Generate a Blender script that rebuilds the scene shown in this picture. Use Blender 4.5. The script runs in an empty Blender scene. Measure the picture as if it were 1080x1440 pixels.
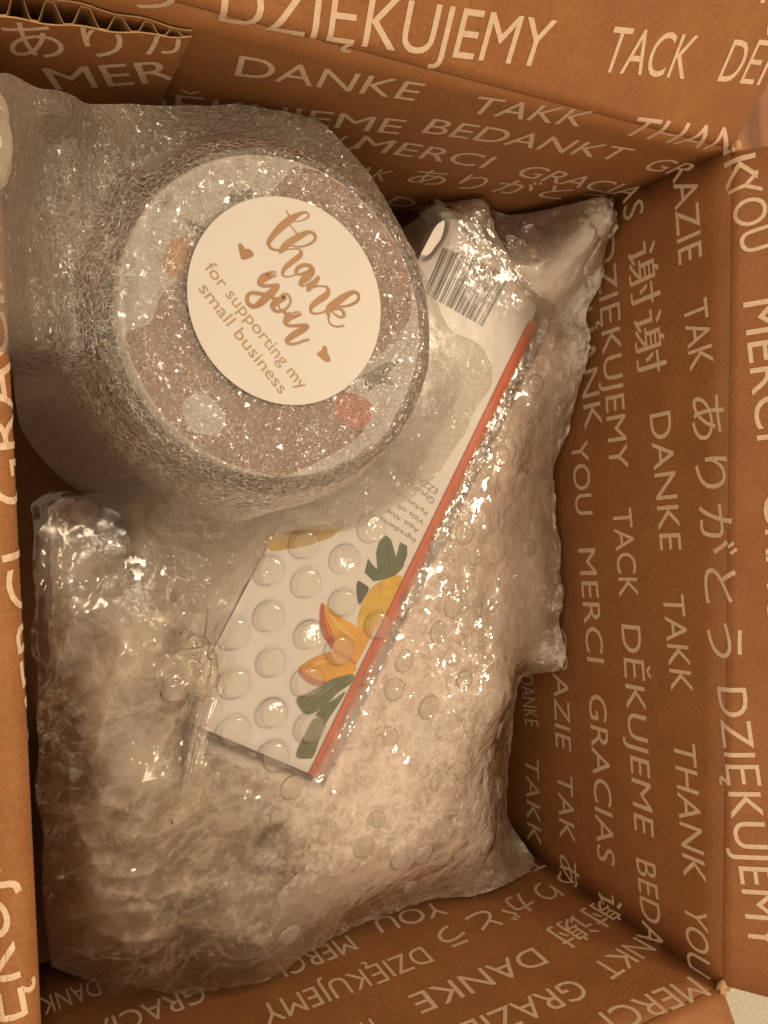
import bpy, bmesh, math, random
import numpy as np
from mathutils import Vector, Matrix
random.seed(7)
SC = bpy.context.scene
COL = SC.collection

# ------------------------------------------------------------------ camera
cam_d = bpy.data.cameras.new("camera"); cam = bpy.data.objects.new("camera", cam_d); COL.objects.link(cam)
cam_d.sensor_fit = 'VERTICAL'; cam_d.sensor_height = 24.0; cam_d.lens = 24.0 * 1065.65 / 1440.0
cam_d.clip_start = 0.01; cam_d.clip_end = 50
Rm = ((0.88466623, 0.04401124, -0.46414294), (-0.01683973, 0.99790121, 0.06252671), (0.46592068, -0.04749923, 0.88355064))
cam.matrix_world = Matrix.Translation((-0.00687743, 0.04687475, 0.19004071)) @ Matrix(Rm).to_4x4()
SC.camera = cam

# ------------------------------------------------------------------ light
wd = bpy.data.worlds.new("World"); SC.world = wd; wd.use_nodes = True
bg = wd.node_tree.nodes["Background"]
bg.inputs[0].default_value = (1.0, 0.735, 0.47, 1); bg.inputs[1].default_value = 1.12
ld = bpy.data.lights.new("ceiling_lamp", 'AREA'); ld.shape = 'DISK'; ld.size = 0.20
ld.color = (1.0, 0.78, 0.55); ld.energy = 6.6
lamp = bpy.data.objects.new("ceiling_lamp", ld); COL.objects.link(lamp)
lamp.location = (0.78, 0.27, 1.15)
lamp.rotation_euler = (Vector((0.1, 0.0, -0.05)) - lamp.location).to_track_quat('-Z', 'Y').to_euler()
SC.view_settings.view_transform = 'Standard'; SC.view_settings.look = 'None'
SC.view_settings.exposure = 0.0; SC.view_settings.gamma = 1.0
SC.render.engine = 'CYCLES'
SC.cycles.use_denoising = True
SC.cycles.transparent_max_bounces = 24; SC.cycles.max_bounces = 10
SC.cycles.caustics_reflective = False; SC.cycles.caustics_refractive = False

# ------------------------------------------------------------------ data traced on the real planes (m / mm)
WORDS= [('DZIĘKUJEMY', -0.1897, -0.0051, -0.0935, 0.0069), ('TACK', -0.0727, 0.01, -0.0383, 0.0147), ('DĚKUJEME', -0.0242, 0.0169, 0.0373, 0.0253), ('う', -0.2121, -0.0087, -0.1999, -0.006), ('DANKE', -0.178, -0.0299, -0.1234, -0.0208), ('TAKK', -0.1044, -0.0202, -0.0636, -0.0121), ('THANK', -0.0483, -0.0103, 0.0149, -0.004), ('DĚKUJEME', -0.2022, -0.0639, -0.116, -0.0444), ('BEDANKT', -0.1097, -0.0396, -0.0303, -0.0283), ('GRAZIE', -0.0165, -0.0302, 0.0364, -0.0257), ('YOU', -0.1534, -0.0623, -0.1251, -0.0653), ('MERCI', -0.1249, -0.0617, -0.072, -0.0565), ('GRACIAS', -0.0569, -0.0572, 0.0111, -0.0551), ('TAK', -0.1215, -0.0859, -0.1002, -0.085), ('ありがとう', -0.092, -0.0817, -0.0033, -0.0674), ('DANKE', -0.088, -0.1085, -0.0229, -0.1138), ('TAK', 0.0526, -0.0235, 0.0787, -0.0198), ('ありがとう', 0.0892, -0.0192, 0.19, -0.0093), ('DZIĘKUJEMY', 0.2009, -0.0058, 0.3014, 0.0079), ('谢谢', 0.0231, -0.0527, 0.0778, -0.0465), ('DANKE', 0.0942, -0.041, 0.1509, -0.0348), ('TAKK', 0.169, -0.0336, 0.2086, -0.0284), ('THANK', 0.2286, -0.0271, 0.2841, -0.0208), ('YOU', 0.295, -0.0205, 0.3217, -0.0183), ('DZIĘKUJEMY', 0.015, -0.0719, 0.1172, -0.0644), ('TACK', 0.1348, -0.0627, 0.174, -0.0582), ('DĚKUJEME', 0.186, -0.0572, 0.2764, -0.0479), ('BEDANKT', 0.2883, -0.047, 0.3555, -0.037), ('THANK', 0.0306, -0.0871, 0.0988, -0.08), ('YOU', 0.104, -0.0897, 0.1389, -0.0863), ('MERCI', 0.1547, -0.0849, 0.2075, -0.0786), ('GRACIAS', 0.2226, -0.0776, 0.3001, -0.0705), ('谢谢', 0.3141, -0.0696, 0.357, -0.064), ('GRAZIE', 0.1953, -0.1047, 0.2559, -0.1005), ('TAK', 0.2683, -0.0995, 0.3014, -0.097), ('ありがとう', 0.3097, -0.0975, 0.4005, -0.0885), ('DANKE', 0.2268, -0.1301, 0.2523, -0.1249), ('TAKK', 0.2686, -0.125, 0.3141, -0.1224), ('THANK', 0.322, -0.1165, 0.371, -0.1125), ('MERCI', 0.3262, -0.0122, 0.3723, -0.015), ('GRAZIE', 0.3667, -0.0347, 0.4203, -0.0364), ('DANKE', 0.3681, -0.0583, 0.4293, -0.0592), ('TAKK', 0.4451, -0.0555, 0.4717, -0.0549), ('DZIĘKUJEMY', 0.4092, -0.083, 0.483, -0.082), ('YOU', 0.3846, -0.108, 0.4189, -0.1109), ('MERCI', 0.4338, -0.1058, 0.4679, -0.1039), ('GRACIAS', 0.4995, -0.1059, 0.5479, -0.102), ('DZIĘKUJEMY', 0.4149, -0.121, 0.4776, -0.1196), ('DANKE', 0.536, -0.1287, 0.5611, -0.1263), ('YOU', 0.0117, -0.004, 0.039, 0.0025), ('MERCI', 0.0562, 0.0027, 0.1067, 0.008), ('GRACIAS', 0.1254, 0.0103, 0.1989, 0.0135), ('DZIĘKUJEMY', 0.601, -0.0045, 0.7, 0.0075), ('TACK', 0.71, 0.0085, 0.752, 0.0135), ('MERCI', 0.7, -0.0125, 0.748, -0.0065), ('GRACIAS', 0.7595, -0.0052, 0.83, 0.003), ('TAKK', -0.0279, 0.0396, 0.0171, 0.0446)]
TAB= [('ありが', 0.0043, -0.0307, 0.0497, -0.0179), ('MERCI', 0.0156, -0.0471, 0.062, -0.0297)]
STROKES= [[(69.95, 117.22, 0.226), (70.7, 115.99, 0.484), (71.09, 114.53, 0.226), (70.9, 113.7, 0.226), (72.0, 112.4, 0.29), (73.19, 111.1, 0.387)], [(71.52, 114.33, 0.161), (73.28, 114.74, 0.226), (75.06, 115.37, 0.322), (76.32, 116.27, 0.419), (76.61, 116.95, 0.387), (76.0, 117.52, 0.419), (74.93, 117.32, 0.709), (73.33, 116.51, 1.128), (71.55, 115.31, 1.773), (69.42, 113.54, 1.902), (67.48, 111.67, 1.741), (65.99, 109.97, 1.354), (64.88, 108.49, 1.193), (64.56, 107.5, 0.87), (65.13, 106.62, 0.677), (66.14, 106.18, 0.58), (67.34, 106.24, 0.516), (68.19, 106.05, 0.645)], [(68.05, 105.84, 0.903), (69.26, 107.45, 1.612), (70.86, 108.81, 1.741), (72.81, 110.17, 1.676), (74.96, 111.48, 1.354), (76.58, 112.25, 0.87), (77.82, 112.08, 0.677), (78.52, 111.27, 0.58), (78.13, 110.08, 0.58), (76.67, 108.93, 0.548), (74.88, 108.15, 0.451), (73.1, 107.79, 0.355), (71.36, 107.82, 0.258)], [(69.06, 106.43, 0.484), (70.98, 106.9, 0.387), (72.74, 107.18, 0.355), (73.79, 106.98, 0.58), (74.09, 106.2, 1.032), (73.39, 105.15, 1.386), (71.96, 104.02, 1.418), (70.35, 102.72, 1.354), (69.11, 101.47, 1.128), (68.47, 100.28, 0.87), (68.54, 99.56, 0.613), (69.39, 99.25, 0.451), (70.79, 99.47, 0.387), (72.03, 99.99, 0.419)], [(76.87, 102.23, 0.344), (75.53, 100.94, 0.989), (73.5, 100.3, 0.645), (72.5, 100.42, 0.731), (72.59, 101.4, 0.989), (73.67, 102.48, 1.118), (75.34, 103.03, 0.946), (76.88, 102.82, 1.032), (77.5, 101.68, 1.118), (76.46, 100.38, 1.891), (74.81, 99.02, 1.934), (73.67, 97.72, 1.032), (74.13, 97.13, 0.516), (74.96, 97.3, 0.344), (76.41, 98.2, 0.258)], [(79.09, 99.88, 0.946), (78.22, 98.7, 1.375), (76.75, 97.42, 1.719), (76.01, 96.31, 1.118)], [(76.37, 96.78, 0.473), (78.31, 97.39, 0.516), (80.25, 97.68, 0.473), (81.7, 97.49, 0.817), (82.12, 96.42, 1.204), (81.15, 95.01, 1.762), (78.94, 93.5, 1.719), (77.46, 92.28, 1.461), (76.59, 91.11, 0.989), (76.81, 90.03, 0.731), (78.36, 89.82, 0.559), (80.07, 90.28, 0.559), (81.3, 90.87, 0.645)], [(81.77, 90.15, 0.946), (82.42, 91.58, 2.063), (84.05, 93.04, 2.106), (86.33, 94.79, 1.891), (88.36, 96.09, 1.504), (90.14, 96.87, 0.989), (91.53, 96.48, 0.774), (91.68, 95.48, 0.774), (91.1, 94.3, 0.774), (89.3, 93.25, 0.731), (87.28, 92.59, 0.602), (85.02, 92.23, 0.688), (83.78, 91.91, 0.645)], [(83.77, 91.5, 0.645), (85.51, 91.71, 0.559), (86.69, 91.02, 0.731), (86.84, 89.8, 0.774), (85.71, 89.38, 0.602), (84.23, 89.94, 0.387), (83.26, 90.75, 0.301)], [(82.18, 89.89, 0.817), (81.98, 88.44, 0.559), (82.69, 87.15, 0.516), (84.15, 86.63, 0.516), (85.65, 86.8, 0.559), (86.78, 87.1, 0.473)], [(66.23, 100.38, 0.236), (64.76, 99.92, 0.512), (63.91, 99.29, 0.591)], [(66.47, 99.97, 0.236), (65.37, 99.44, 0.276), (64.31, 98.75, 0.591)], [(66.41, 99.25, 0.433), (64.72, 98.44, 0.591), (63.67, 97.91, 0.591)], [(64.54, 99.35, 1.379), (63.27, 98.45, 2.167), (62.01, 97.36, 1.576), (61.88, 96.47, 1.182), (63.21, 96.15, 0.906), (65.29, 96.44, 0.827), (66.86, 96.65, 0.985), (66.53, 95.93, 1.458), (65.24, 94.64, 1.891), (63.75, 93.34, 1.97), (62.05, 91.64, 1.734), (60.17, 90.38, 1.182), (58.72, 90.69, 1.084), (58.08, 91.79, 0.985), (58.32, 93.16, 0.906), (59.46, 93.93, 0.827), (61.09, 93.94, 0.946), (62.93, 93.76, 0.946), (64.58, 93.32, 0.827), (66.03, 92.95, 0.867)], [(68.78, 93.38, 1.261), (67.07, 92.55, 1.655), (65.67, 91.45, 1.576), (65.33, 90.45, 1.103), (66.36, 89.55, 0.788), (67.83, 89.76, 0.709), (69.34, 90.57, 0.591), (70.44, 92.04, 0.473), (70.58, 93.24, 0.473), (69.86, 94.37, 0.473), (68.81, 94.47, 0.63), (68.15, 93.62, 1.103)], [(66.94, 91.75, 0.591), (67.32, 90.41, 0.394), (68.47, 89.71, 0.827), (69.19, 89.07, 0.867)], [(73.4, 89.99, 0.197), (71.66, 89.6, 0.591)], [(73.71, 89.52, 0.236), (71.64, 88.72, 0.473)], [(73.59, 89.07, 0.276), (71.19, 88.04, 0.67)], [(69.09, 89.01, 0.788), (70.57, 88.92, 1.379), (69.48, 87.71, 1.97), (68.77, 86.73, 1.024), (69.64, 85.94, 0.788), (71.57, 85.97, 0.827), (73.74, 86.22, 0.906), (75.15, 86.18, 1.221), (74.81, 85.56, 1.576), (73.04, 84.48, 1.734), (70.85, 83.14, 1.655), (69.32, 81.85, 1.221), (69.52, 81.07, 0.906), (70.79, 80.84, 0.709), (72.75, 81.36, 0.63), (74.5, 82.06, 0.67), (75.6, 82.33, 0.709)]]
HEARTS= [[(56.04, 106.34), (56.6, 106.77), (57.4, 106.24), (57.92, 105.42), (58.75, 105.62), (59.73, 105.21), (60.25, 104.22), (59.51, 103.35), (58.12, 102.78), (56.91, 102.6), (56.41, 104.05)], [(82.13, 76.58), (80.72, 76.51), (79.1, 77.6), (78.21, 78.5), (78.96, 79.37), (79.57, 79.51), (79.96, 80.53), (80.7, 81.02), (81.42, 80.17), (81.39, 79.06), (82.16, 77.87)]]
SMALL= [('for supporting my', (46.57, 99.23), (72.86, 68.07)), ('small business', (44.83, 93.67), (66.8, 66.79))]
PRINTS= {'leaf': [(135.6, 18.4), (138.0, 16.4), (139.0, 13.1), (140.2, 9.0), (142.1, 15.1), (145.4, 13.4), (145.4, 9.7), (142.8, 4.0), (139.4, 1.4), (134.5, 0.4), (129.6, 0.0), (125.7, 4.0), (127.4, 9.6), (129.3, 6.9), (131.5, 4.6), (131.0, 11.5), (132.3, 15.7)], 'leaf2': [(122.5, 0.7), (124.8, -0.2), (127.5, -2.6), (125.5, -6.0), (123.1, -8.7), (122.0, -3.6)], 'yellow': [(122.1, -15.7), (124.7, -8.1), (128.7, -2.8), (134.5, 0.4), (141.9, 1.5), (142.7, -2.6), (137.5, -10.1), (129.2, -20.2), (124.4, -18.2)], 'mango1': [(107.3, -6.4), (113.7, -12.0), (121.3, -17.1), (129.2, -20.2), (125.1, -26.9), (121.0, -32.9), (115.6, -29.3), (111.1, -25.1), (107.8, -18.3), (106.7, -11.2)], 'red1': [(107.2, -6.4), (108.5, -12.8), (111.1, -18.7), (111.5, -25.5), (108.9, -22.0), (106.7, -18.2), (106.0, -11.1)], 'mango2': [(96.7, -31.6), (100.5, -28.6), (107.2, -26.4), (111.8, -26.6), (116.4, -29.4), (121.0, -33.6), (119.3, -36.2), (113.1, -37.5), (107.3, -38.4), (103.2, -36.7)], 'red2': [(96.6, -31.7), (98.9, -32.7), (103.3, -35.9), (108.2, -37.7), (105.8, -38.9), (102.5, -38.1), (98.8, -35.2)], 'stalk1': [(95.7, -42.5), (100.2, -41.1), (105.4, -39.2), (110.0, -37.0), (119.3, -36.2), (118.5, -39.7), (113.0, -42.5), (109.1, -45.4), (104.5, -48.2), (100.0, -49.2), (97.4, -47.0)], 'stalk2': [(95.2, -63.4), (98.3, -57.7), (102.1, -52.0), (106.8, -47.2), (112.9, -44.6), (116.1, -42.9), (112.9, -47.4), (108.1, -53.1), (105.0, -58.9), (101.8, -66.1), (98.8, -66.6), (95.5, -65.6)], 'lemon': [(87.6, 21.3), (116.0, 24.4), (112.9, 19.8), (108.3, 17.9), (100.9, 16.2), (93.6, 15.5), (86.6, 15.5)]}
BAR= [(164.6, 135.8), (199.0, 128.3), (183.8, 105.0), (155.0, 116.5)]
INGR= [(149.7, 15.9), (131.7, 27.3)] + [(162.2, 44.5), (141.9, 50.6)]
CARTON= [(217.4, 121.1), (101.6, -73.9), (50.4, -42.3), (163.6, 140.3)]
LID= {'pink1': [(74.4, 131.2), (82.2, 132.5), (92.1, 129.2), (102.4, 121.5), (108.8, 113.0), (111.4, 102.8), (111.2, 92.3), (105.0, 83.3), (97.3, 78.1), (81.3, 94.5), (72.0, 111.3), (66.7, 122.3)], 'pink2': [(26.5, 81.1), (33.0, 84.8), (36.4, 92.4), (44.9, 98.1), (54.9, 87.2), (67.3, 75.8), (86.7, 69.3), (93.9, 64.9), (94.8, 58.3), (88.4, 52.7), (70.3, 43.7), (60.8, 42.1), (48.4, 45.9), (37.5, 52.0), (29.8, 61.9), (26.2, 72.3)], 'oval': [(40.6, 63.7), (43.0, 66.3), (47.3, 66.4), (51.5, 62.3), (51.8, 58.0), (48.2, 55.8), (43.5, 56.6), (41.0, 60.0)], 'orange': [(38.1, 104.7), (41.9, 107.6), (45.1, 105.6), (44.1, 98.0), (39.8, 96.4), (37.1, 99.8)], 'red': [(86.7, 66.6), (90.8, 68.1), (97.0, 65.0), (95.9, 59.3), (89.6, 58.3), (85.0, 61.9)], 'green': [(94.0, 73.3), (101.6, 77.4), (107.1, 78.6), (102.6, 74.1), (104.7, 70.9), (99.3, 71.2), (96.1, 68.7)], 'green2': [(42.9, 112.7), (46.2, 111.4), (50.4, 109.5), (47.7, 107.5), (44.4, 109.6)], 'green3': [(55.9, 121.9), (57.7, 121.4), (62.2, 123.7), (61.2, 120.6), (57.6, 118.8), (54.1, 118.3)]}
STKO= [(42.4, 90.8), (98.5, 95.6), (69.3, 121.5), (67.8, 63.4)]
FOAM_O= [(167.2, 61.6, -66.0), (177.9, 77.6, -66.0), (179.4, 84.8, -66.0), (174.5, 93.1, -65.0), (168.7, 96.2, -64.0), (157.2, 97.2, -62.0), (144.9, 102.2, -50.0), (138.8, 108.4, -45.0), (132.5, 118.2, -45.0), (124.1, 129.4, -45.0), (116.0, 142.7, -45.0), (105.5, 152.6, -45.0), (94.0, 157.2, -42.0), (80.8, 157.1, -39.0), (65.2, 156.8, -40.0), (46.8, 150.3, -35.0), (29.4, 143.2, -25.0), (17.6, 137.8, -15.0), (8.5, 133.2, 0.0), (4.0, 132.9, 3.0), (-1.6, 131.2, 4.0), (-4.7, 119.6, 4.0), (-6.2, 101.7, 4.0), (-6.2, 87.0, 3.0), (-4.6, 76.9, 1.0), (0.5, 74.0, -10.0), (1.5, 65.7, -30.0), (3.0, 58.9, -45.0), (9.1, 50.3, -55.0), (15.3, 43.6, -60.0), (25.4, 36.1, -64.0), (33.6, 27.1, -66.0), (29.8, 14.6, -66.0), (30.5, 4.1, -66.0), (36.0, 1.4, -66.0), (45.1, -0.2, -66.0), (54.6, -2.2, -66.0), (63.1, -3.6, -66.0), (68.4, 1.8, -68.0), (75.4, 7.5, -70.0), (80.1, 11.3, -71.0), (81.4, 16.3, -72.0), (85.8, 20.2, -72.0), (93.0, 23.4, -72.0), (103.0, 22.6, -72.0), (112.6, 21.8, -72.0), (121.1, 23.3, -72.0), (125.4, 24.1, -72.0), (133.3, 29.3, -72.0), (144.0, 33.4, -72.0), (154.2, 41.7, -70.0)]
WRAP= [(236.8, 75.9, -80.0), (237.5, 60.0, -89.0), (233.5, 43.2, -93.0), (236.0, 22.6, -94.0), (236.9, -1.3, -92.0), (236.8, -21.8, -90.0), (236.7, -35.7, -94.0), (237.2, -47.5, -88.0), (236.7, -55.1, -91.0), (231.9, -57.6, -100.0), (225.6, -60.5, -110.0), (223.5, -81.8, -112.0), (220.2, -106.8, -112.0), (218.6, -128.5, -112.0), (226.6, -148.3, -112.0), (232.6, -155.1, -107.0), (225.4, -157.4, -102.0), (212.1, -157.4, -99.0), (199.4, -157.3, -99.0), (167.2, -157.4, -105.0), (130.3, -157.1, -105.0), (102.6, -156.9, -95.0), (82.3, -157.0, -90.0), (51.0, -157.3, -100.0), (22.1, -157.5, -121.0), (8.6, -143.5, -120.0), (5.4, -118.7, -110.0), (5.1, -89.5, -100.0), (4.8, -59.7, -90.0), (5.0, -20.2, -80.0), (5.2, 11.0, -75.0), (6.1, 35.8, -80.0), (13.9, 40.1, -80.0), (27.7, 39.6, -85.0), (56.1, 61.9, -90.0), (98.4, 111.4, -90.0), (125.5, 140.2, -95.0), (154.7, 146.7, -100.0), (168.4, 157.5, -105.0), (170.5, 157.1, -85.0), (183.0, 157.3, -77.0), (211.7, 157.5, -85.0), (237.3, 156.8, -91.0), (235.7, 157.5, -74.0), (224.4, 157.5, -50.0), (236.7, 152.3, -56.0), (237.1, 141.0, -64.0), (236.9, 124.4, -65.0), (237.1, 103.7, -71.0), (237.5, 88.5, -76.0)]
TAIL= [(6.1, 31.2, -60.0), (12.8, 40.5, -66.0), (27.6, 36.5, -68.0), (45.2, 25.1, -68.0), (61.9, 6.7, -69.5), (70.2, -7.1, -71.5), (69.8, -22.9, -73.5), (63.7, -36.3, -73.5), (52.0, -38.9, -73.5), (52.0, -46.1, -74.5), (69.6, -61.9, -76.5), (86.7, -77.0, -78.0), (98.4, -96.5, -81.0), (98.8, -123.2, -88.0), (107.9, -153.1, -100.0), (86.4, -157.2, -93.0), (56.0, -156.9, -98.0), (22.6, -144.0, -100.0), (7.6, -131.2, -100.0), (5.4, -108.0, -95.0), (4.7, -70.1, -85.0), (4.9, -30.6, -75.0), (5.1, 5.7, -65.0)]
RIDGES= [[(46.4, -38.9), (40.5, -49.2), (33.7, -59.1), (31.2, -66.0)], [(49.4, -74.0), (44.2, -83.1), (38.2, -93.0), (35.1, -101.1)], [(18.1, -18.1), (23.3, -14.5), (30.2, -10.5)], [(11.1, 33.5), (13.9, 24.1), (12.5, 15.0)], [(18.5, 5.1), (22.0, 10.7), (25.5, 13.9)], [(24.8, -63.3), (36.2, -70.9), (31.2, -77.3)], [(13.0, -51.1), (13.7, -63.3), (17.5, -78.8)], [(11.8, -109.1), (23.2, -105.2), (39.6, -108.9)], [(22.9, -115.1), (34.4, -121.4), (44.1, -120.6)], [(17.2, -84.8), (24.0, -85.9)], [(41.0, -105.4), (47.2, -104.6)], [(8.7, 24.4), (15.2, 3.1), (9.2, -14.9)], [(45.2, -17.4), (38.3, -11.5), (26.3, -24.5), (21.1, -43.0)], [(30.4, -99.7), (18.6, -106.3)]]
BUBS= [(85.9, 8.4), (85.4, -8.9), (85.7, -26.7), (85.8, -45.7), (85.6, -62.6), (100.8, 2.3), (101.7, -17.6), (117.4, 10.6), (115.8, -6.9), (71.7, -14.0), (71.6, -32.7), (70.6, -50.3), (100.3, 17.3), (100.4, -36.2), (100.8, -54.4), (92.3, -66.7), (114.1, -25.6), (59.9, -40.5), (129.5, 21.9), (130.9, -17.6), (168.1, 106.0), (186.3, 131.1), (171.4, 85.8)]

BW, BL, BD = 0.24027, 0.32, 0.15          # inside width, length, depth of the box; the rim is z = 0

# ------------------------------------------------------------------ helpers
def link(o, parent=None):
    COL.objects.link(o)
    if parent is not None: o.parent = parent
    return o
def tag(o, label=None, cat=None, kind=None, group=None):
    if label: o['label'] = label
    if cat: o['category'] = cat
    if kind: o['kind'] = kind
    if group: o['group'] = group
    return o
def empty(name, loc=(0, 0, 0)):
    return link(bpy.data.objects.new(name, None))
def mesh_obj(name, verts, faces, mat, parent=None, smooth=False):
    me = bpy.data.meshes.new(name); me.from_pydata([tuple(v) for v in verts], [], faces); me.update()
    if smooth: me.polygons.foreach_set('use_smooth', [True] * len(me.polygons))
    if mat: me.materials.append(mat)
    return link(bpy.data.objects.new(name, me), parent)
def hsh(i, j, k, s):
    h = (i * 374761393 + j * 668265263 + k * 2147483647 + s * 974711) & 0xFFFFFFFF
    h = ((h ^ (h >> 13)) * 1274126177) & 0xFFFFFFFF
    h = h ^ (h >> 16)
    return (h & 0xFFFF) / 65535.0
def vnoise(P, scale, seed=0):
    Q = np.asarray(P, float) * scale + 1000.0
    F = np.floor(Q).astype(np.int64); f = Q - F; f = f * f * f * (f * (f * 6 - 15) + 10)
    out = 0
    for a in (0, 1):
        for b in (0, 1):
            for c in (0, 1):
                wgt = (f[:, 0] if a else 1 - f[:, 0]) * (f[:, 1] if b else 1 - f[:, 1]) * (f[:, 2] if c else 1 - f[:, 2])
                out = out + wgt * hsh(F[:, 0] + a, F[:, 1] + b, F[:, 2] + c, seed)
    return out * 2 - 1
def ridged(P, scale, seed=0):
    return 1 - np.abs(vnoise(P, scale, seed)) * 2.0
def rbf(pts, zs, smooth=1e-5):
    pts = np.asarray(pts, float); zs = np.asarray(zs, float); n = len(pts)
    d = np.linalg.norm(pts[:, None] - pts[None], axis=2)
    K = np.where(d > 0, d * d * np.log(d + 1e-12), 0) + smooth * np.eye(n)
    Pm = np.hstack([np.ones((n, 1)), pts]); A = np.zeros((n + 3, n + 3))
    A[:n, :n] = K; A[:n, n:] = Pm; A[n:, :n] = Pm.T
    w = np.linalg.solve(A, np.concatenate([zs, np.zeros(3)]))
    def f(q):
        q = np.asarray(q, float); d = np.linalg.norm(q[:, None] - pts[None], axis=2)
        return np.where(d > 0, d * d * np.log(d + 1e-12), 0) @ w[:n] + w[n] + q @ w[n + 1:]
    return f
def polar_outline(outline, c, na):
    """outline points (mm) -> radius and height for na evenly spaced directions around c (m)"""
    o = np.array(outline) / 1000.0
    v = o[:, :2] - np.array(c); ang = np.unwrap(np.arctan2(v[:, 1], v[:, 0])); 
    if ang[-1] < ang[0]: ang = ang[::-1]; o = o[::-1]; v = v[::-1]
    a0 = ang[0]
    dense_a, dense_r, dense_z = [], [], []
    n = len(o)
    for i in range(n):
        p, q = o[i], o[(i + 1) % n]
        for k in range(12):
            m = p + (q - p) * k / 12.0
            dense_a.append(math.atan2(m[1] - c[1], m[0] - c[0])); dense_r.append(math.hypot(m[0] - c[0], m[1] - c[1])); dense_z.append(m[2])
    da = np.unwrap(np.array(dense_a)); idx = np.argsort(da, kind='stable')
    da, dr, dz = da[idx], np.array(dense_r)[idx], np.array(dense_z)[idx]
    th = da[0] + np.arange(na) * 2 * math.pi / na
    return th, np.interp(th, da, dr, period=2 * math.pi), np.interp(th, da, dz, period=2 * math.pi)
def polar_grid(nr, na):
    faces = []
    for i in range(nr - 1):
        for j in range(na):
            a = i * na + j; b = i * na + (j + 1) % na
            faces.append((a, a + na, b + na, b))
    return faces
def catmull(pts, sub=8):
    P = np.array(pts, float); out = []
    for i in range(len(P) - 1):
        p0 = P[max(i - 1, 0)]; p1 = P[i]; p2 = P[i + 1]; p3 = P[min(i + 2, len(P) - 1)]
        for k in range(sub):
            t = k / sub
            out.append(0.5 * ((2 * p1) + (p2 - p0) * t + (2 * p0 - 5 * p1 + 4 * p2 - p3) * t * t + (3 * p1 - p0 - 3 * p2 + p3) * t ** 3))
    out.append(P[-1]); return np.array(out)

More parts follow.
